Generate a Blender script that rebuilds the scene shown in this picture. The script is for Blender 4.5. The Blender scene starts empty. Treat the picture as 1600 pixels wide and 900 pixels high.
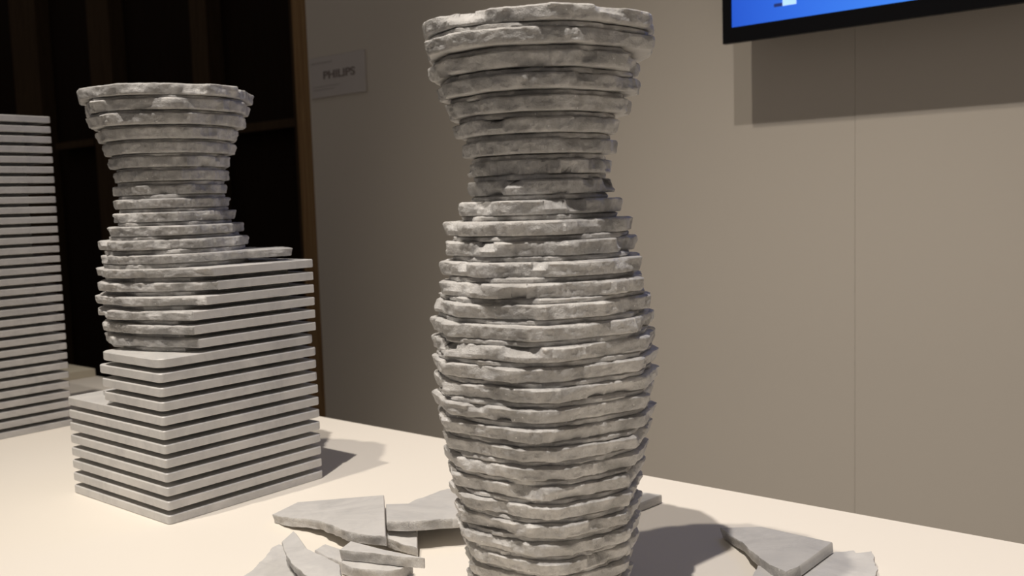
import bpy, math, random
from mathutils import Vector, Matrix, noise

scene = bpy.context.scene
COL = scene.collection

# ------------------------------------------------------------------ camera
# World frame: X runs along the table, Y points to the TV wall, Z is up.
# Origin: floor point under the axis of the finished stone vase.
TZ = 0.90                                   # table top height
FPX, PITCH, ROLL, EYE, TH = 1500.0, 0.0903, -0.0317, 0.3471, 0.882
def w2(x, y):                               # survey frame -> world frame
    x -= 0.0257; y -= 0.818
    return (x*math.sin(TH) - y*math.cos(TH), x*math.cos(TH) + y*math.sin(TH))
def wdir(v):
    return Vector((v[0]*math.sin(TH) - v[1]*math.cos(TH), v[0]*math.cos(TH) + v[1]*math.sin(TH), v[2]))
_f = Vector((0, math.cos(PITCH), -math.sin(PITCH))); _r = Vector((1, 0, 0)); _u = _r.cross(_f)
_r2 = math.cos(ROLL)*_r + math.sin(ROLL)*_u
_u2 = -math.sin(ROLL)*_r + math.cos(ROLL)*_u
CR, CU, CF = wdir(_r2), wdir(_u2), wdir(_f)
CP = Vector((*w2(0, 0), TZ + EYE))
cam_d = bpy.data.cameras.new('camera'); cam = bpy.data.objects.new('camera', cam_d); COL.objects.link(cam)
cam_d.sensor_width = 36; cam_d.lens = FPX/1600*36; cam_d.clip_start = 0.02
M = Matrix((CR, CU, -CF)).transposed().to_4x4(); M.translation = CP
cam.matrix_world = M
cam_d.dof.use_dof = True; cam_d.dof.focus_distance = 0.92; cam_d.dof.aperture_fstop = 9
scene.camera = cam
def ray(px, py):
    return (CF + CR*((px - 800)/FPX) - CU*((py - 450)/FPX))
def on_plane(px, py, p0, n):
    d = ray(px, py); n = Vector(n)
    return CP + d*((Vector(p0) - CP).dot(n)/d.dot(n))
def on_table(px, py, z=0.0): return on_plane(px, py, (0, 0, TZ + z), (0, 0, 1))
def on_y(px, py, y): return on_plane(px, py, (0, y, 0), (0, 1, 0))

# ------------------------------------------------------------------ light
world = bpy.data.worlds.new('world'); scene.world = world; world.use_nodes = True
bg = world.node_tree.nodes['Background']; bg.inputs[0].default_value = (1.0, 0.90, 0.84, 1); bg.inputs[1].default_value = 0.125
def spot(name, loc, aim, power, col, size, blend, radius):
    d = bpy.data.lights.new(name, 'SPOT'); d.energy = power; d.color = col
    d.spot_size = math.radians(size); d.spot_blend = blend; d.shadow_soft_size = radius
    o = bpy.data.objects.new(name, d); COL.objects.link(o); o.location = loc
    o.rotation_euler = (Vector(aim) - Vector(loc)).to_track_quat('-Z', 'Y').to_euler()
    return o
spot('ceiling_spot', (0.27, -1.36, TZ + 4.4), (0.05, 0.12, TZ), 640, (1.0, 0.92, 0.84), 39, 1.0, 0.03)
spot('ceiling_spot', (-0.77, -1.37, TZ + 4.6), (-0.25, 0.25, TZ), 385, (1.0, 0.90, 0.77), 40, 1.0, 0.04)
vs = scene.view_settings
vs.view_transform = 'Standard'; vs.look = 'None'; vs.exposure = 0.0; vs.gamma = 1.0; vs.use_curve_mapping = False

# ------------------------------------------------------------------ materials
def mat(name, col=(.5, .5, .5), rough=.5, **kw):
    m = bpy.data.materials.new(name); m.use_nodes = True
    b = m.node_tree.nodes['Principled BSDF']
    b.inputs['Base Color'].default_value = (*col, 1); b.inputs['Roughness'].default_value = rough
    for k, v in kw.items(): b.inputs[k].default_value = v
    return m
def nn(m, t, **inp):
    n = m.node_tree.nodes.new(t)
    for k, v in inp.items(): n.inputs[k].default_value = v
    return n
def lk(m, a, b): m.node_tree.links.new(a, b)
def ramp(m, fac, stops):
    r = m.node_tree.nodes.new('ShaderNodeValToRGB'); e = r.color_ramp.elements
    while len(e) < len(stops): e.new(0.5)
    for i, (p, c) in enumerate(stops): e[i].position = p; e[i].color = (*c, 1)
    lk(m, fac, r.inputs[0]); return r.outputs[0]
def mixc(m, fac, a, b, mode='MIX'):
    n = m.node_tree.nodes.new('ShaderNodeMix'); n.data_type = 'RGBA'; n.blend_type = mode
    if isinstance(fac, (int, float)): n.inputs[0].default_value = fac
    else: lk(m, fac, n.inputs[0])
    for i, v in ((6, a), (7, b)):
        if isinstance(v, tuple): n.inputs[i].default_value = (*v, 1)
        else: lk(m, v, n.inputs[i])
    return n.outputs[2]
def noise_tex(m, scale, detail=4, rough=.55, dist=0., vec=None):
    n = nn(m, 'ShaderNodeTexNoise', Scale=scale, Detail=detail, Roughness=rough, Distortion=dist)
    if vec is not None: lk(m, vec, n.inputs['Vector'])
    return n.outputs[0]
def geo_pos(m): return nn(m, 'ShaderNodeNewGeometry').outputs['Position']
def bump(m, h, strength, dist, prev=None):
    b = nn(m, 'ShaderNodeBump', Strength=strength, Distance=dist); lk(m, h, b.inputs['Height'])
    if prev is not None: lk(m, prev, b.inputs['Normal'])
    return b.outputs[0]
def marble(name, broken):
    m = mat(name, (.6, .6, .6), .5)
    b = m.node_tree.nodes['Principled BSDF']; P = geo_pos(m)
    cloud = ramp(m, noise_tex(m, 16, 6, .6, 1.2, P), [(.33, (.53, .522, .51)), (.56, (.62, .608, .588)), (.75, (.66, .648, .63))])
    vein = ramp(m, noise_tex(m, 7, 8, .62, 2.2, P), [(.46, (1, 1, 1)), (.50, (.90, .90, .91)), (.54, (1, 1, 1))])
    c = mixc(m, .7, cloud, vein, 'MULTIPLY')
    if broken:
        grain = ramp(m, noise_tex(m, 140, 5, .7, .4, P), [(.32, (.82, .81, .80)), (.52, (.97, .97, .97)), (.68, (1.10, 1.10, 1.10))])
        c = mixc(m, .8, c, grain, 'MULTIPLY')
        blot = ramp(m, noise_tex(m, 30, 3, .5, .8, P), [(.36, (.62, .615, .61)), (.58, (1, 1, 1))])
        c = mixc(m, .8, c, blot, 'MULTIPLY')
        v = nn(m, 'ShaderNodeTexVoronoi', Scale=900.); lk(m, P, v.inputs['Vector'])
        n1 = bump(m, noise_tex(m, 130, 6, .7, .3, P), .55, .003)
        n2 = bump(m, v.outputs['Distance'], .35, .0008, n1)
        lk(m, n2, b.inputs['Normal'])
        g = nn(m, 'ShaderNodeTexVoronoi', Scale=230.); lk(m, P, g.inputs['Vector'])
        near = ramp(m, g.outputs['Distance'], [(.10, (1, 1, 1)), (.16, (0, 0, 0))]); pick = ramp(m, g.outputs['Color'], [(.80, (0, 0, 0)), (.82, (1, 1, 1))])
        c = mixc(m, mixc(m, 1.0, near, pick, 'MULTIPLY'), c, (.92, .91, .89))   # glints of crystal grains, painted as pale specks in the colour
        sp = ramp(m, v.outputs['Color'], [(.0, (.55, .55, .55)), (.93, (.5, .5, .5)), (.97, (.12, .12, .12))])
        lk(m, sp, b.inputs['Roughness'])
    else:
        lk(m, bump(m, noise_tex(m, 300, 3, .6, 0, P), .12, .0006), b.inputs['Normal'])
        b.inputs['Roughness'].default_value = .42
    lk(m, c, b.inputs['Base Color'])
    b.inputs['Subsurface Weight'].default_value = .25
    b.inputs['Subsurface Radius'].default_value = (1.0, .9, .8); b.inputs['Subsurface Scale'].default_value = .004
    return m
M_SAWN = marble('sawn_marble', False)
M_BROKEN = marble('fractured_marble', True)
M_TABLE = mat('white_lacquer', (.82, .77, .69), .55)
M_WALL = mat('painted_wall', (.60, .55, .48), .9)
lk(M_WALL, bump(M_WALL, noise_tex(M_WALL, 260, 3, .6, 0, geo_pos(M_WALL)), .08, .001), M_WALL.node_tree.nodes['Principled BSDF'].inputs['Normal'])
def wood(name, a, b_):
    m = mat(name, a, .85, **{'Specular IOR Level': .1}); mp = nn(m, 'ShaderNodeMapping'); mp.inputs['Scale'].default_value = (30, 30, 1.5)
    lk(m, geo_pos(m), mp.inputs[0])
    lk(m, ramp(m, noise_tex(m, 2.0, 6, .6, .8, mp.outputs[0]), [(.35, a), (.65, b_)]), m.node_tree.nodes['Principled BSDF'].inputs['Base Color'])
    return m
M_PINE = wood('pine_wood', (.22, .13, .06), (.32, .20, .095))
M_DARKWOOD = wood('dark_wood', (.050, .031, .016), (.080, .050, .027))
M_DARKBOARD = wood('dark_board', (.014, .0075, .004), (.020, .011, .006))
M_FLOOR = mat('dark_floor', (.05, .045, .04), .6)
M_BLACK = mat('black_plastic', (.004, .004, .005), .35, **{'Specular IOR Level': .2})

# ------------------------------------------------------------------ helpers
def link(name, me, parent=None, loc=None):
    o = bpy.data.objects.new(name, me); COL.objects.link(o)
    if parent: o.parent = parent
    if loc is not None: o.location = loc
    return o
def empty(name, loc):
    o = bpy.data.objects.new(name, None); COL.objects.link(o); o.location = loc; o.empty_display_size = .05
    return o
def tag(o, label, cat, group=None):
    o['label'] = label; o['category'] = cat
    if group: o['group'] = group
    return o
def struct(o): o['kind'] = 'structure'; return o
def mesh(name, v, f, mats, midx=None, smooth=None, sharp=None):
    me = bpy.data.meshes.new(name); me.from_pydata(v, [], f)
    for m in mats: me.materials.append(m)
    if midx: me.polygons.foreach_set('material_index', midx)
    if smooth: me.polygons.foreach_set('use_smooth', smooth)
    me.update()
    if sharp: me.set_sharp_from_angle(angle=math.radians(sharp))
    return me
def box_mesh(name, sx, sy, sz, m, bev=0.0, off=(0, 0, 0)):
    """box sx*sy*sz standing on z=0, centred in x,y, with a small chamfer"""
    v, f = [], []; b = bev
    rings = [(0, b), (b, 0), (sz - b, 0), (sz, b)] if b else [(0, 0), (sz, 0)]
    n = 8 if b else 4
    for z, i in rings:
        hx, hy = sx/2 - i, sy/2 - i
        if b:
            pts = [(hx - b, -hy), (hx, -hy + b), (hx, hy - b), (hx - b, hy), (-hx + b, hy), (-hx, hy - b), (-hx, -hy + b), (-hx + b, -hy)]
        else: pts = [(hx, -hy), (hx, hy), (-hx, hy), (-hx, -hy)]
        v += [(x + off[0], y + off[1], z + off[2]) for x, y in pts]
    for r in range(len(rings) - 1):
        for i in range(n):
            j = (i + 1) % n; f.append((r*n + i, r*n + j, (r + 1)*n + j, (r + 1)*n + i))
    f.append(tuple(range(n - 1, -1, -1))); f.append(tuple(range((len(rings) - 1)*n, len(rings)*n)))
    return mesh(name, v, f, [m])
def prism(name, outline, thick, rows, m_side, m_cap, inset, sharp=32, side_idx=None):
    """outline: ccw list of (x,y); rows: z fractions; inset(i, zf) -> inward offset in metres"""
    n = len(outline); v, f, mi, sm = [], [], [], []
    nrm = []
    for i in range(n):
        a, c = outline[i - 1], outline[(i + 1) % n]
        t = Vector((c[0] - a[0], c[1] - a[1])); t = t.normalized() if t.length > 1e-9 else Vector((1, 0))
        nrm.append((-t.y, t.x))
    for zf in rows:
        for i, (x, y) in enumerate(outline):
            d = inset(i, zf); v.append((x + nrm[i][0]*d, y + nrm[i][1]*d, zf*thick))
    for r in range(len(rows) - 1):
        for i in range(n):
            j = (i + 1) % n
            f.append((r*n + i, r*n + j, (r + 1)*n + j, (r + 1)*n + i))
            mi.append(side_idx[i] if side_idx else 0); sm.append(True)
    # caps as fans round a centre vertex
    cx = sum(p[0] for p in outline)/n; cy = sum(p[1] for p in outline)/n
    top = (len(rows) - 1)*n
    f.append(tuple(range(n - 1, -1, -1))); f.append(tuple(range(top, top + n)))
    mi += [1, 1]; sm += [False, False]
    return mesh(name, v, f, [m_side, m_cap], mi, sm, sharp)
def N3(x, y, z): return noise.noise(Vector((x, y, z)))

# ------------------------------------------------------------------ the setting
WY = CP.y + 1.80                            # face of the TV wall
wl = on_y(493, 330, WY).x                   # its far end
seam = on_y(1336, 240, WY).x
wall = struct(link('wall_back', box_mesh('wall_frame', 3.2 - wl, .09, 3.6, M_DARKBOARD, 0, ((3.2 + wl)/2, WY + .0605, 0))))
for a, b in ((wl, seam - .00015), (seam + .00015, 3.2)):
    link('wall_panel', box_mesh('wall_panel', b - a, .012, 3.6, M_WALL, .0004, ((a + b)/2, WY + .006, 0)), wall)
post_w = .085
struct(link('trim_1', box_mesh('trim_1', post_w, .09, 3.6, M_PINE, .003, (wl - post_w/2, WY + .0605, 0))))
struct(link('floor', box_mesh('floor', 16, 9, .05, M_FLOOR, 0, (-4.0, 1.0, -.05))))
SY = WY + 1.6                               # the unlit framed wall behind
sw = struct(link('wall_left', box_mesh('dark_sheathing', 11.6, .02, 4.2, M_DARKBOARD, 0, (-5.15, SY + .12, 0))))
for px, wpx in ((20, 40), (140, 34), (300, 26), (-110, 30), (-260, 30), (455, 30)):
    p = on_y(px, 100, SY); q = on_y(px + wpx, 100, SY)
    link('stud', box_mesh('stud', q.x - p.x, .11, 3.6, M_DARKWOOD, .003, ((p.x + q.x)/2, SY + .055, 0)), sw)
for x0, x1, y in ((85, 143, 226), (318, 458, 200), (172, 300, 214)):
    p = on_y(x0, y, SY); q = on_y(x1, y, SY)
    link('nogging', box_mesh('nogging', q.x - p.x + .02, .09, .05, M_DARKWOOD, .003, ((p.x + q.x)/2, SY + .055, (p.z + q.z)/2 - .025)), sw)

struct(link('wall_side', box_mesh('wall_side', .06, SY + 3.6, 4.2, M_DARKBOARD, 0, (-11.0, (SY + .1 - 3.5)/2, 0))))

# ------------------------------------------------------------------ display table
EDGE = .362
tab = empty('display_table', (-.5, 0, 0))
tag(tab, 'long white display table carrying the stone stacks and broken pieces', 'table')
TX0, TX1, TY0 = -1.75, 1.15, -.40
link('table_top', box_mesh('table_top', TX1 - TX0, EDGE - TY0, .04, M_TABLE, .0015), tab, ((TX0 + TX1)/2 + .5, (EDGE + TY0)/2, TZ - .04))
for x in (TX0 + .05, TX1 - .05):
    link('end_panel', box_mesh('end_panel', .04, EDGE - TY0 - .06, TZ - .04, M_TABLE, .001), tab, (x + .5, (EDGE + TY0)/2, 0))
for y in (TY0 + .05, EDGE - .05):
    link('side_panel', box_mesh('side_panel', TX1 - TX0 - .14, .02, TZ - .04, M_TABLE, .001), tab, ((TX0 + TX1)/2 + .5, y, 0))

# ------------------------------------------------------------------ stone tiles
S, T, PITCHZ = .2190, .0101, .0160
def rsquare(half, cr=.004, x0=None, seg=3):
    """ccw rounded square; x0 trims the -X side"""
    lx = -half if x0 is None else x0
    pts = []
    for cx, cy, a0 in ((half - cr, -half + cr, -90), (half - cr, half - cr, 0), (lx + cr, half - cr, 90), (lx + cr, -half + cr, 180)):
        for i in range(seg + 1):
            a = math.radians(a0 + 90*i/seg); pts.append((cx + cr*math.cos(a), cy + cr*math.sin(a)))
    return pts
def bev_inset(b): return lambda i, zf: b if zf in (0, 1) else 0
SQ_ROWS = (0, .09, .91, 1)
tile_me = prism('tile', rsquare(S/2), T, SQ_ROWS, M_SAWN, M_SAWN, bev_inset(.0009))
spacer_me = prism('spacer', rsquare(S/2 - .030), PITCHZ - T, (0, 1), M_SAWN, M_SAWN, lambda i, z: 0)

def facet_radius(rng, nv, jit, base=None):
    """irregular polygon in polar form: returns r(theta) factor about 1"""
    if base is None:
        a0 = rng.random()*6.28; ang = sorted((a0 + (i + rng.uniform(-.33, .33))*2*math.pi/nv) % (2*math.pi) for i in range(nv))
    else: ang = sorted((a + rng.uniform(-.11, .11)) % (2*math.pi) for a in base)
    rad = [1 + rng.uniform(-jit, jit) for _ in ang]
    n = len(ang)
    def r(t):
        t %= 2*math.pi
        for i in range(n):
            a, b = ang[i], ang[(i + 1) % n]
            if i == n - 1: b += 2*math.pi
            tt = t if t >= a else t + 2*math.pi
            if a <= tt <= b:
                r1, r2 = rad[i], rad[(i + 1) % n]; w = b - a
                return r1*r2*math.sin(w)/(r1*math.sin(tt - a) + r2*math.sin(b - tt)), i
        return 1., 0
    return r, ang
ROWS = (0, .06, .14, .24, .35, .46, .57, .68, .78, .86, .93, 1)
def carved_tile(rng, rfun, slope, chips=9, lip=.0015, thick=T, n=340, sawn=None, deep=1.0, rows=ROWS, nm='tile'):
    """a disc of stone broken to shape.  rfun(theta) radius; slope dr/dz; sawn(theta) True where the original sawn edge survives"""
    seed = rng.random()*100
    out, th = [], []
    for i in range(n):
        t = 2*math.pi*i/n; th.append(t)
        rr = rfun(t)
        sw_ = sawn and sawn(t)
        if not sw_: rr += .0016*N3(math.cos(t)*9, math.sin(t)*9, seed) + .0009*N3(math.cos(t)*26, math.sin(t)*26, seed)
        out.append((rr*math.cos(t), rr*math.sin(t)))
    scoops = []
    for _ in range(chips):
        scoops.append((rng.random()*2*math.pi, rng.uniform(.06, .20), rng.uniform(.002, .0065)*deep, rng.choice((1, 1, 0)), rng.uniform(.45, .95)))
    tilt = [rng.uniform(-.22, .22) for _ in range(14)]
    def ins(i, zf):
        t = th[i]
        if sawn and sawn(t): return .0009 if zf in (0, 1) else 0
        d = -slope*(zf - .5)*thick + (rfun.facet(t) if hasattr(rfun, 'facet') else 0)
        d += tilt[int(t/(2*math.pi)*14) % 14]*0
        for c, w, dep, up, ext in scoops:
            dt = (t - c + math.pi) % (2*math.pi) - math.pi
            if abs(dt) < w:
                u = 1 - (dt/w)**2
                h = (zf - (1 - ext)) / ext if up else ((ext - zf)/ext)
                if h > 0: d += dep*math.sqrt(u)*min(1, h*1.15)**.8
        x, y = out[i]
        d += .0011*N3(x*75, y*75, zf*1.6 + seed) + .0006*N3(x*260, y*260, zf*5 + seed)
        d += .0020*abs(N3(x*55 + 3, y*55, zf*.9 + seed*2)) - .0008 + .0009*abs(N3(x*130, y*130, zf*1.8 + seed*3))
        if zf < .1: d += .0016*(1 - zf/.1) * (0.4 + .6*abs(N3(x*50, y*50, seed + 7)))
        if zf > .55: d += (.0003 + .0032*max(0, N3(x*32, y*32, seed + 3)) + .0015*max(0, N3(x*120, y*120, seed + 5)))*((zf - .55)/.45)**2.2
        if zf > .86: d += lip*((zf - .86)/.14)*max(.05, .42 + 1.3*N3(x*30, y*30, seed + 11))
        if zf == 1: d += .0009
        return d
    side = [1 if (sawn and sawn(t)) else 0 for t in th]
    return prism(nm, out, thick, rows, M_BROKEN, M_SAWN, ins, 26, side)

# --- finished vase -------------------------------------------------
RMAIN = [.0700, .0709, .0731, .0769, .0791, .081, .0837, .0862, .0878, .0908, .0932, .0954, .0962, .0965, .0973, .0954, .0924, .0911, .0872, .081, .0785,
         .0695, .0622, .0603, .0641, .0698, .0774, .0845, .0892, .0992, .0998]
cam_ang = math.atan2(CP.y, CP.x)            # direction from the vase axis to the viewer's side
rng = random.Random(11); TM = .0114
vase = empty('marble_vase', (0, 0, TZ))
tag(vase, 'finished marble vase of stacked chipped tiles with narrow neck and flared rim', 'vase')
for k in range(31):
    R = RMAIN[k]; R0 = RMAIN[max(0, k - 1)]; R1 = RMAIN[min(30, k + 1)]
    slope = max(.34 if k < 14 else .16, min(.8, (R1 - R0)/(2*PITCHZ)*.6))
    if k < 16: base = [cam_ang + math.radians(d) for d in (-92, -60, -10, 9, 58, 95, 135, 180, 228)]
    else: base = None
    fr, ang = facet_radius(rng, 10 if k < 24 else 11, .028 if base is None else .02, base)
    def rf(t, fr=fr, R=R): return R*1.005*fr(t)[0]
    me = carved_tile(rng, rf, slope, chips=12 if 16 <= k < 24 or k == 30 else 8, deep=1.25 if 14 <= k < 24 or k == 30 else .8, thick=TM, lip=.0048 if k < 15 else .0032)
    link('tile', me, vase, (0, 0, k*PITCHZ))
    if k < 30:
        Rn = RMAIN[k + 1]
        def rs(t, fr=fr, R=R, Rn=Rn): return (min(R, Rn) - .0040)*(.35 + .65*fr(t)[0])
        link('spacer', carved_tile(rng, rs, 0, chips=3, thick=PITCHZ - TM, n=120, deep=.4, rows=(0, .3, .7, 1), nm='spacer'), vase, (0, 0, k*PITCHZ + TM))

# --- half carved stack ----------------------------------------------
mx, my = w2(-.4042, 1.1950)
half = empty('half_carved_stack', (mx, my, TZ))
tag(half, 'half carved stack of marble tiles, square below with a rough vase emerging above', 'sculpture')
AX, AY = -.0088, -.0073                     # vase axis inside the square
mid_px = {30: (116, 397), 29: (126, 392), 28: (135, 389), 27: (152, 378), 26: (162, 368), 25: (170, 361), 24: (174.5, 357), 23: (182, 362), 22: (176, 362),
          21: (177, 370), 20: (169.5, 386), 19: (161, 395), 18: (159, 400)}
dist = 1.195/FPX
rng = random.Random(5)
cam_m = math.atan2(CP.y - my - AY, CP.x - mx - AX)
H = S/2
def sq_r(t):
    """distance from the vase axis to the sawn square outline"""
    c, s = math.cos(t), math.sin(t); best = 9
    for lim, o, d in ((H, AX, c), (-H, AX, c), (H, AY, s), (-H, AY, s)):
        if abs(d) > 1e-6:
            q = (lim - o)/d
            if q > 0: best = min(best, q)
    return best
RM = {17: .095, 16: .093, 15: .0965, 14: .0965, 13: .094, 12: .092}
# where the carving meets the sawn right-hand face, as a pixel on that face
cut_px = {17: 334, 16: 340, 15: 322, 14: 300, 13: 301, 12: 311}
trim_x = {k: on_y(px, py, my - H).x - mx for k, px, py in ((8, 160.5, 612), (9, 157, 590), (10, 153, 570), (11, 154, 548))}
_tip = on_plane(456, 388, (mx + H - .012, 0, 0), (1, 0, 0)); TIP = [(_tip.x - mx - AX, _tip.y - my - AY), (_tip.x - mx - AX - .034, _tip.y - my - AY + .012)]
def hull_r(pts, t):
    """radius of the convex hull of pts (around the origin) in direction t"""
    pts = sorted(pts); up, lo = [], []
    for seq, h in ((pts, lo), (pts[::-1], up)):
        for p in seq:
            while len(h) > 1 and (h[-1][0] - h[-2][0])*(p[1] - h[-2][1]) - (h[-1][1] - h[-2][1])*(p[0] - h[-2][0]) <= 0: h.pop()
            h.append(p)
    hl = lo[:-1] + up[:-1]; c, s = math.cos(t), math.sin(t); best = 0
    for i in range(len(hl)):
        (x1, y1), (x2, y2) = hl[i], hl[(i + 1) % len(hl)]; ex, ey = x2 - x1, y2 - y1
        den = c*ey - s*ex
        if abs(den) > 1e-9:
            q = (x1*ey - y1*ex)/den; w = (x1*s - y1*c)/den
            if q > 0 and -1e-6 <= w <= 1 + 1e-6: best = max(best, q)
    return best
rfs = {}
for k in range(31):
    z = k*PITCHZ; me = None; sp = None; tk = .0126 if k >= 24 else .0112 if k > 18 else T
    if k <= 7: me = tile_me; o = link('tile', me, half, (0, 0, z)); sp = spacer_me
    elif k <= 11:
        trim_me = prism('tile', rsquare(H, .006 if k < 11 else .014, trim_x[k]), T, SQ_ROWS, M_SAWN, M_SAWN, bev_inset(.0009))
        me = trim_me
        link('tile', me, half, (0, 0, z))
        sp = prism('spacer', rsquare(H - .03, .004, trim_x[k] + .03), PITCHZ - T, (0, 1), M_SAWN, M_SAWN, lambda i, z: 0)
    else:
        if k >= 18:
            l, r = mid_px[k]; R = (r - l)/2*dist*.94
            fr, ang = facet_radius(rng, 11, .025)
            lo = (mid_px[max(18, k - 1)][1] - mid_px[max(18, k - 1)][0])/2*dist; hi = (mid_px[min(30, k + 1)][1] - mid_px[min(30, k + 1)][0])/2*dist
            slope = max(-.3, min(.9, (hi - lo)/(2*PITCHZ)*.6))
            disc18 = [(R*.985*fr(i*.1)[0]*math.cos(i*.1), R*.985*fr(i*.1)[0]*math.sin(i*.1)) for i in range(63)] + TIP
            def rf(t, fr=fr, R=R, k=k):
                v = R*fr(t)[0]
                if k == 18: v = max(v, hull_r(disc18, t))   # a tongue of the tile still sticks out toward the far corner
                return v
            me = carved_tile(rng, rf, max(.14, slope) if k != 18 else .1, chips=8, deep=.9, lip=.0030, thick=tk)
            rmin = min(R, hi*.94 if k < 30 else R) - .0045
            def rs(t, fr=fr, rmin=rmin): return rmin*(.35 + .65*fr(t)[0])
            saw = None
        else:
            R = RM[k]; fr, ang = facet_radius(rng, 10, .03)
            pc = on_plane(cut_px[k], 560 - (k - 11)*20, (mx + H, 0, 0), (1, 0, 0))
            tc = math.atan2(pc.y - my - AY, H - AX)   # carving starts before this angle on the +X face
            tl = math.radians(150)
            def saw(t, tc=tc, tl=tl):
                a = (t + math.pi) % (2*math.pi) - math.pi
                return tc <= a <= tl
            hp = [(R*fr(i*.1)[0]*math.cos(i*.1), R*fr(i*.1)[0]*math.sin(i*.1)) for i in range(63)]
            hp = [q for q in hp if q[0] < H - AX - .004 and q[1] < H - AY - .004] + [(H - AX, pc.y - my - AY), (H - AX, H - AY), (-.045, H - AY)]
            def rf(t, hp=hp, saw=saw): return sq_r(t) if saw(t) else min(sq_r(t), hull_r(hp, t))
            rfs[k] = rf
            me = carved_tile(rng, rf, .18, chips=8, sawn=saw, deep=.9, lip=.0035)
            def rs(t, rf=rf): return min(rf(t) - .006, sq_r(t) - .030)
        link('tile', me, half, (AX, AY, z))
        if k >= 17 and k < 30:
            if k == 17 or k == 18:
                Rn = (mid_px[k + 1][1] - mid_px[k + 1][0])/2*dist*.94 - .006
                def rs(t, Rn=Rn): return Rn
            link('spacer', carved_tile(rng, rs, 0, chips=3, thick=PITCHZ - tk, n=100, deep=.4, rows=(0, .3, .7, 1), nm='spacer'), half, (AX, AY, z + tk))
        continue
    if k < 11: link('spacer', sp, half, (0, 0, z + T))
for k in range(11, 17):                     # spacers between the half carved tiles stay inside both neighbours
    def rs(t, a=rfs.get(k), b=rfs[k + 1]): return min(b(t) - .006, (a or b)(t) - .006, sq_r(t) - .030)
    link('spacer', carved_tile(rng, rs, 0, chips=3, thick=PITCHZ - T, n=120, deep=.4, rows=(0, .3, .7, 1), nm='spacer'), half, (AX, AY, k*PITCHZ + T))

# --- uncarved stack ---------------------------------------------------
LX, LY = w2(-.7350, 1.5690)                 # its right-hand back corner
NL = 32
raw = empty('tile_stack', (LX - H, LY - H, TZ))
tag(raw, 'uncarved square stack of thin marble tiles with even dark gaps', 'sculpture')
for k in range(NL):
    link('tile', tile_me, raw, (0, 0, k*PITCHZ))
    if k < NL - 1: link('spacer', spacer_me, raw, (0, 0, k*PITCHZ + T))

# ------------------------------------------------------------------ broken pieces on the table
def chip(label, px, z, rough, grad=(0, 0), ref=None, tri=None, thick=.0100, seed=1, group=None):
    """px: outline of the upper face in photo pixels (any order round), z: height of that face above the table at ref,
    grad: slope of the piece; rough: indices of edges that broke (edge i runs from point i to i+1)"""
    rg = random.Random(seed)
    ref = ref or px[0]
    r0 = on_table(*ref, z); n = Vector((-grad[0], -grad[1], 1)).normalized()
    if tri:                                   # plane through three points given as (px, py, height)
        a_, b_, c_ = (on_table(*q) for q in tri); n = (b_ - a_).cross(c_ - a_).normalized(); r0 = a_
        if n.z < 0: n = -n
        grad = (-n.x/n.z, -n.y/n.z)
    P = [on_plane(x, y, r0, n) for x, y in px]
    c = sum(P, Vector())/len(P)
    ex = Vector((1, 0, grad[0])).normalized(); ey = n.cross(ex)
    L = [((p - c).dot(ex), (p - c).dot(ey)) for p in P]
    area = sum(L[i][0]*L[(i + 1) % len(L)][1] - L[(i + 1) % len(L)][0]*L[i][1] for i in range(len(L)))
    idx = list(range(len(L))); rset = set(rough)
    if area < 0:
        L = L[::-1]; m_ = len(L); rset = {(m_ - 2 - e) % m_ for e in rset}
    out, side = [], []
    for i in range(len(L)):
        a, b = L[i], L[(i + 1) % len(L)]; ln = math.hypot(b[0] - a[0], b[1] - a[1]); k = max(1, int(ln/.0025))
        for j in range(k):
            f_ = j/k; x = a[0] + (b[0] - a[0])*f_; y = a[1] + (b[1] - a[1])*f_
            if i in rset and 0 < j:
                q = .0012*N3(x*110, y*110, seed*3.1) + .0006*N3(x*300, y*300, seed)
                x += -(b[1] - a[1])/ln*q; y += (b[0] - a[0])/ln*q
            out.append((x, y)); side.append(0 if i in rset else 1)
    def ins(i, zf):
        if side[i]: return .0007 if zf in (0, 1) else 0
        x, y = out[i]
        return .0016*N3(x*60, y*60, zf*1.5 + seed) + .0012*(1 - zf) + (.0006 if zf == 1 else 0)
    me = prism('chip', out, thick, (0, .1, .35, .65, .9, 1), M_BROKEN, M_SAWN, ins, 40, side)
    me.transform(Matrix.Translation((0, 0, -thick)))
    o = link('marble_shard', me)
    rot = Matrix((ex, ey, n)).transposed().to_4x4(); rot.translation = c; o.matrix_world = rot
    return tag(o, label, 'shard', group or 'broken marble pieces on the table')

chip('large wedge shaped marble shard with one wavy broken edge, pointing at the half carved stack',
     [(425.7, 803.6), (465, 784.4), (600, 773.2), (602.7, 837.6), (571, 835.4), (541.5, 831), (516, 819.5), (499, 814), (475.6, 810), (452, 809)], .0125,
     [3, 4, 5, 6, 7, 8, 9], tri=((425.7, 803.6, .0102), (600, 773.2, .0170), (602.7, 837.6, .0290)), seed=2)
chip('grey veined marble shard lying behind the finished vase, jagged along its back',
     [(603, 787.6), (638, 786.6), (650, 780), (662.6, 776), (698.7, 763), (745, 768), (752, 806), (707, 810), (635, 814.8), (604, 814)], .030, [1, 2, 3, 4, 5, 7, 8], tri=((604, 814, .0305), (707, 810, .0305), (698.7, 763, .0115)), seed=3)
chip('small square cornered shard tucked under the wedge shaped shard', [(608, 812), (652, 811), (652.3, 857), (604, 841)], .0185, [2, 3], tri=((604, 841, .0140), (652, 811, .0195), (652.3, 857, .0105)), seed=4)
chip('long narrow shard with thick broken side lying across the small pile', [(529.8, 859), (547.9, 845), (600, 858.5), (663.7, 871.5), (663.5, 873), (620, 869), (575, 863.5)], .0225, [3, 4, 5, 6], (0, 0), seed=5)
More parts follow.
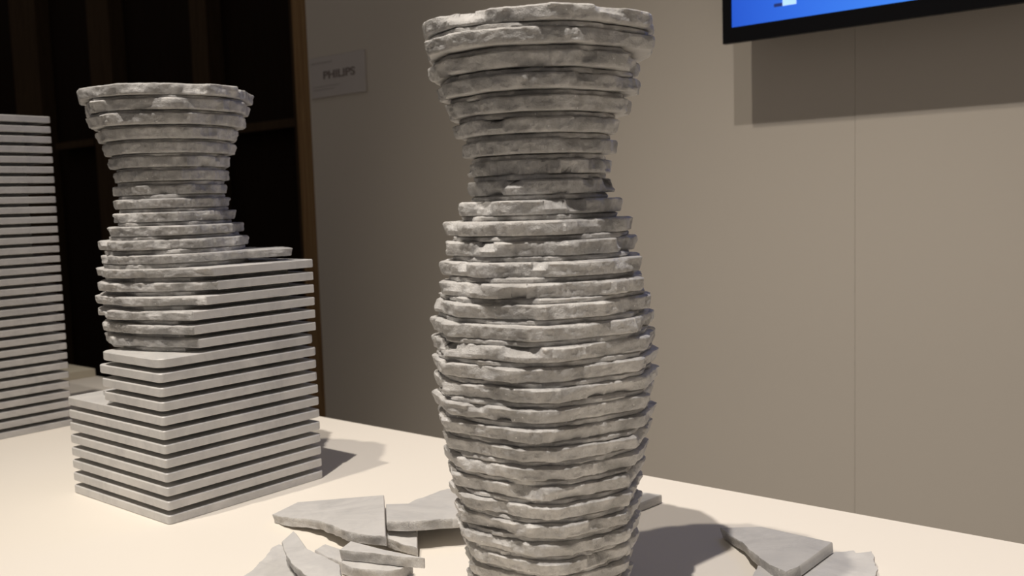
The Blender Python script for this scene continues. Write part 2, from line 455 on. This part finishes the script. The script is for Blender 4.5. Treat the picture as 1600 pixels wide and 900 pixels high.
chip('short chunky shard lying under the long narrow shard', [(538, 862), (645, 880), (626, 889), (600, 892), (548, 887), (533, 880)], .0115, [1, 2, 3, 4], (0, 0), seed=6)
chip('little shard peeking out in the middle of the small pile', [(491.6, 859), (508.6, 850), (536, 859), (536, 879), (512, 871)], .0105, [0, 3], (0, 0), seed=7)
chip('broad flat shard lying under the leaning curved shard', [(424.6, 855), (436, 850), (470, 858), (500, 905), (480, 940), (372, 906), (400, 885)], .0105, [3, 4, 5, 6], (0, 0), seed=8)
chip('curved leaning shard with a translucent broken edge, propped on a broad flat shard',
     [(458.6, 829), (463, 833), (480, 857), (506, 868), (531, 881), (536, 905), (500, 925), (484, 905), (472, 893), (455, 880), (444, 860), (441, 845)], .034, [2, 3, 4, 5, 6, 7, 8, 9, 10], (-.05, .16), seed=9)
chip('four sided shard with a curved broken edge, lying beside the shadow of the finished vase',
     [(1126, 824.5), (1190, 822.7), (1300.7, 847), (1250, 883.5), (1228, 894), (1200, 882), (1174, 862), (1161, 847.6), (1140, 836)], .0200, [3, 4, 5, 6, 7, 8], tri=((1126, 824.5, .0102), (1300.7, 847, .0212), (1228, 894, .0212)), seed=10)
chip('pale shard with a notched back edge, touching the four sided shard', [(1229, 897), (1250, 885), (1301.5, 863), (1334, 860), (1337, 864), (1362, 861), (1372, 889), (1366, 900), (1340, 925), (1250, 925)], .0103, [2, 3, 5, 6], (0, 0), seed=11)
chip('low shard mostly hidden under the four sided shard', [(1184, 883), (1232, 896), (1240, 925), (1170, 920)], .0102, [0, 3], (0, 0), seed=12)
chip('small shard poking out from behind the finished vase toward the wall', [(1034, 772.8), (1007.6, 769), (965, 766), (960, 792), (1000, 786)], .0102, [1, 2, 3], (0, 0), seed=13)

# ------------------------------------------------------------------ leaflet at the far end of the table
lf = empty('leaflet_pile', tuple(on_table(130, 574)))
tag(lf, 'small pile of paper leaflets with a yellow edge on the table behind the uncarved stack', 'leaflets')
lw = Vector(lf.location)
q = [on_y(148.6, 571.5, EDGE - .004), on_y(114, 566, EDGE - .004)]
e = (q[0] - q[1]); ln = .10; PH = .016; lx = max(.15, e.length*1.6)
M_PAPER = mat('paper', (.72, .66, .52), .7); M_YELLOW = mat('yellow_print', (.62, .46, .14), .7); M_RED = mat('red_print', (.45, .12, .08), .7)
link('page', box_mesh('page', lx, ln, PH, M_PAPER, .0005), lf, (q[0].x - lx/2 - lw.x, EDGE - .004 - ln/2 - lw.y, .0003))
link('yellow_border', box_mesh('yellow_border', lx - .001, .0006, PH - .001, M_YELLOW), lf, (q[0].x - lx/2 - lw.x, EDGE - .004 - ln - .0003 - lw.y, .0008))
link('red_mark', box_mesh('red_mark', .03, .03, .0004, M_RED), lf, (q[0].x - lx*.62 - lw.x, EDGE - .004 - ln*.55 - lw.y, PH + .0003))

# ------------------------------------------------------------------ television
TVG = .095                                  # front face to wall
yf = WY - TVG
c0 = on_y(1129.2, 69.2, yf)
s0 = on_y(1142.5, 43.2, yf)                 # lower left corner of the picture
TW, THt = .93, .55
tv = empty('television', (c0.x + TW/2, WY, c0.z)); tag(tv, 'flat black television with a bright blue picture, hung on the wall', 'television')
tl = Vector(tv.location)
bl, bb = s0.x - c0.x, s0.z - c0.z
link('back_shell', box_mesh('back_shell', TW - .06, .06, THt - .06, M_BLACK, .004), tv, (0, -TVG + .010 + .030, .04))
link('wall_bracket', box_mesh('wall_bracket', .30, .0245, .22, M_BLACK, .002), tv, (0, -.0125, .16))
def frame_mesh():
    x0, x1, z0, z1 = -TW/2, TW/2, 0, THt; a = [(x0, z0), (x1, z0), (x1, z1), (x0, z1)]
    b = [(x0 + bl, z0 + bb), (x1 - bl, z0 + bb), (x1 - bl, z1 - bl), (x0 + bl, z1 - bl)]
    v = [(x, 0, z) for x, z in a] + [(x, 0, z) for x, z in b] + [(x, .012, z) for x, z in a] + [(x, .012, z) for x, z in b]
    f = []
    for i in range(4):
        j = (i + 1) % 4
        f += [(i, j, j + 4, i + 4), (i + 8, i + 12, j + 12, j + 8), (i, i + 8, j + 8, j), (i + 4, j + 4, j + 12, i + 12)]
    return mesh('bezel', v, f, [M_BLACK])
link('bezel', frame_mesh(), tv, (0, -TVG, 0))
link('screen_light_block', box_mesh('screen_light_block', TW - .004, .005, THt - .004, M_BLACK, .0005), tv, (0, -TVG + .0095, .002))  # unseen plate added to stop the screen's glow leaking back onto the wall
M_SCREEN = mat('screen', (.01, .01, .015), .3)
def build_screen():
    m = M_SCREEN; b = m.node_tree.nodes['Principled BSDF']
    tc = nn(m, 'ShaderNodeTexCoord'); sx = nn(m, 'ShaderNodeSeparateXYZ'); lk(m, tc.outputs['Object'], sx.inputs[0])
    c = ramp(m, sx.outputs['X'], [(0, (.010, .065, .42)), (.12, (.018, .10, .52)), (.4, (.04, .19, .66)), (1, (.012, .07, .45))])
    def step(o, lo, hi):
        a = nn(m, 'ShaderNodeMath'); a.operation = 'GREATER_THAN'; lk(m, o, a.inputs[0]); a.inputs[1].default_value = lo
        d = nn(m, 'ShaderNodeMath'); d.operation = 'LESS_THAN'; lk(m, o, d.inputs[0]); d.inputs[1].default_value = hi
        e_ = nn(m, 'ShaderNodeMath'); e_.operation = 'MULTIPLY'; lk(m, a.outputs[0], e_.inputs[0]); lk(m, d.outputs[0], e_.inputs[1]); return e_.outputs[0]
    def rect(x0, x1, z0, z1):
        n_ = nn(m, 'ShaderNodeMath'); n_.operation = 'MULTIPLY'; lk(m, step(sx.outputs['X'], x0, x1), n_.inputs[0]); lk(m, step(sx.outputs['Z'], z0, z1), n_.inputs[1]); return n_.outputs[0]
    p = on_y(1208, 6, yf + .004) - on_y(1142.5, 43.2, yf + .004); q_ = on_y(1228, 8, yf + .004) - on_y(1142.5, 43.2, yf + .004); r_ = on_y(1243, 6, yf + .004) - on_y(1142.5, 43.2, yf + .004)
    c = mixc(m, rect(p.x, q_.x, q_.z, q_.z + .006), c, (.01, .02, .10))
    c = mixc(m, rect(q_.x - .008, r_.x, q_.z, q_.z + .12), c, (.36, .55, .95))
    lk(m, c, b.inputs['Emission Color']); b.inputs['Emission Strength'].default_value = 1.5
build_screen()
SWd, SHt = TW - 2*bl, THt - bb - bl
sc = box_mesh('screen', SWd, .003, SHt, M_SCREEN, 0, (SWd/2, .0015, 0))
link('screen', sc, tv, (-TW/2 + bl, -TVG + .003, bb))

# ------------------------------------------------------------------ small sign on the wall
M_SIGN = mat('sign_card', (.54, .50, .475), .6); M_FAINT = mat('faint_ink', (.40, .365, .345), .6); M_INK = mat('sign_ink', (.20, .165, .15), .6)
a, b = on_y(486, 155, WY - .006), on_y(569, 84, WY - .006)
sg = empty('wall_sign', ((a.x + b.x)/2, WY, a.z)); tag(sg, 'small pale sign with dark lettering on the wall near the timber post', 'sign')
sw_, sh_ = b.x - a.x, on_y(488, 92, WY - .006).z - a.z
link('sign_card', box_mesh('sign_card', sw_, .006, sh_, M_SIGN, .0008), sg, (0, -.0032, 0))
def text(name, body, size, x, z, sx=1.0):
    cu = bpy.data.curves.new(name, 'FONT'); cu.body = body; cu.size = size; cu.extrude = .0004; cu.align_x = 'CENTER'; cu.align_y = 'CENTER'; cu.offset = size*.025
    o = bpy.data.objects.new(name, cu); COL.objects.link(o)
    dg = bpy.context.evaluated_depsgraph_get(); me = bpy.data.meshes.new_from_object(o.evaluated_get(dg)); bpy.data.objects.remove(o)
    me.materials.clear(); me.materials.append(M_INK)
    me.transform(Matrix.Rotation(math.pi/2, 4, 'X') @ Matrix.Diagonal((sx, 1, 1, 1)))
    return link(name, me, sg, (x, -.0067, z))
text('lettering', 'PHILIPS', sh_*.27, .04*sw_, sh_*.53, sw_*.62/(sh_*.27*3.4))
for x0, x1, z, h in ((.03, .42, .84, .035), (.06, .55, .26, .025), (.06, .45, .18, .025)):
    link('small_print', box_mesh('small_print', (x1 - x0)*sw_, .0004, h*sh_, M_FAINT), sg, ((x0 + x1 - 1)/2*sw_, -.0066, z*sh_))
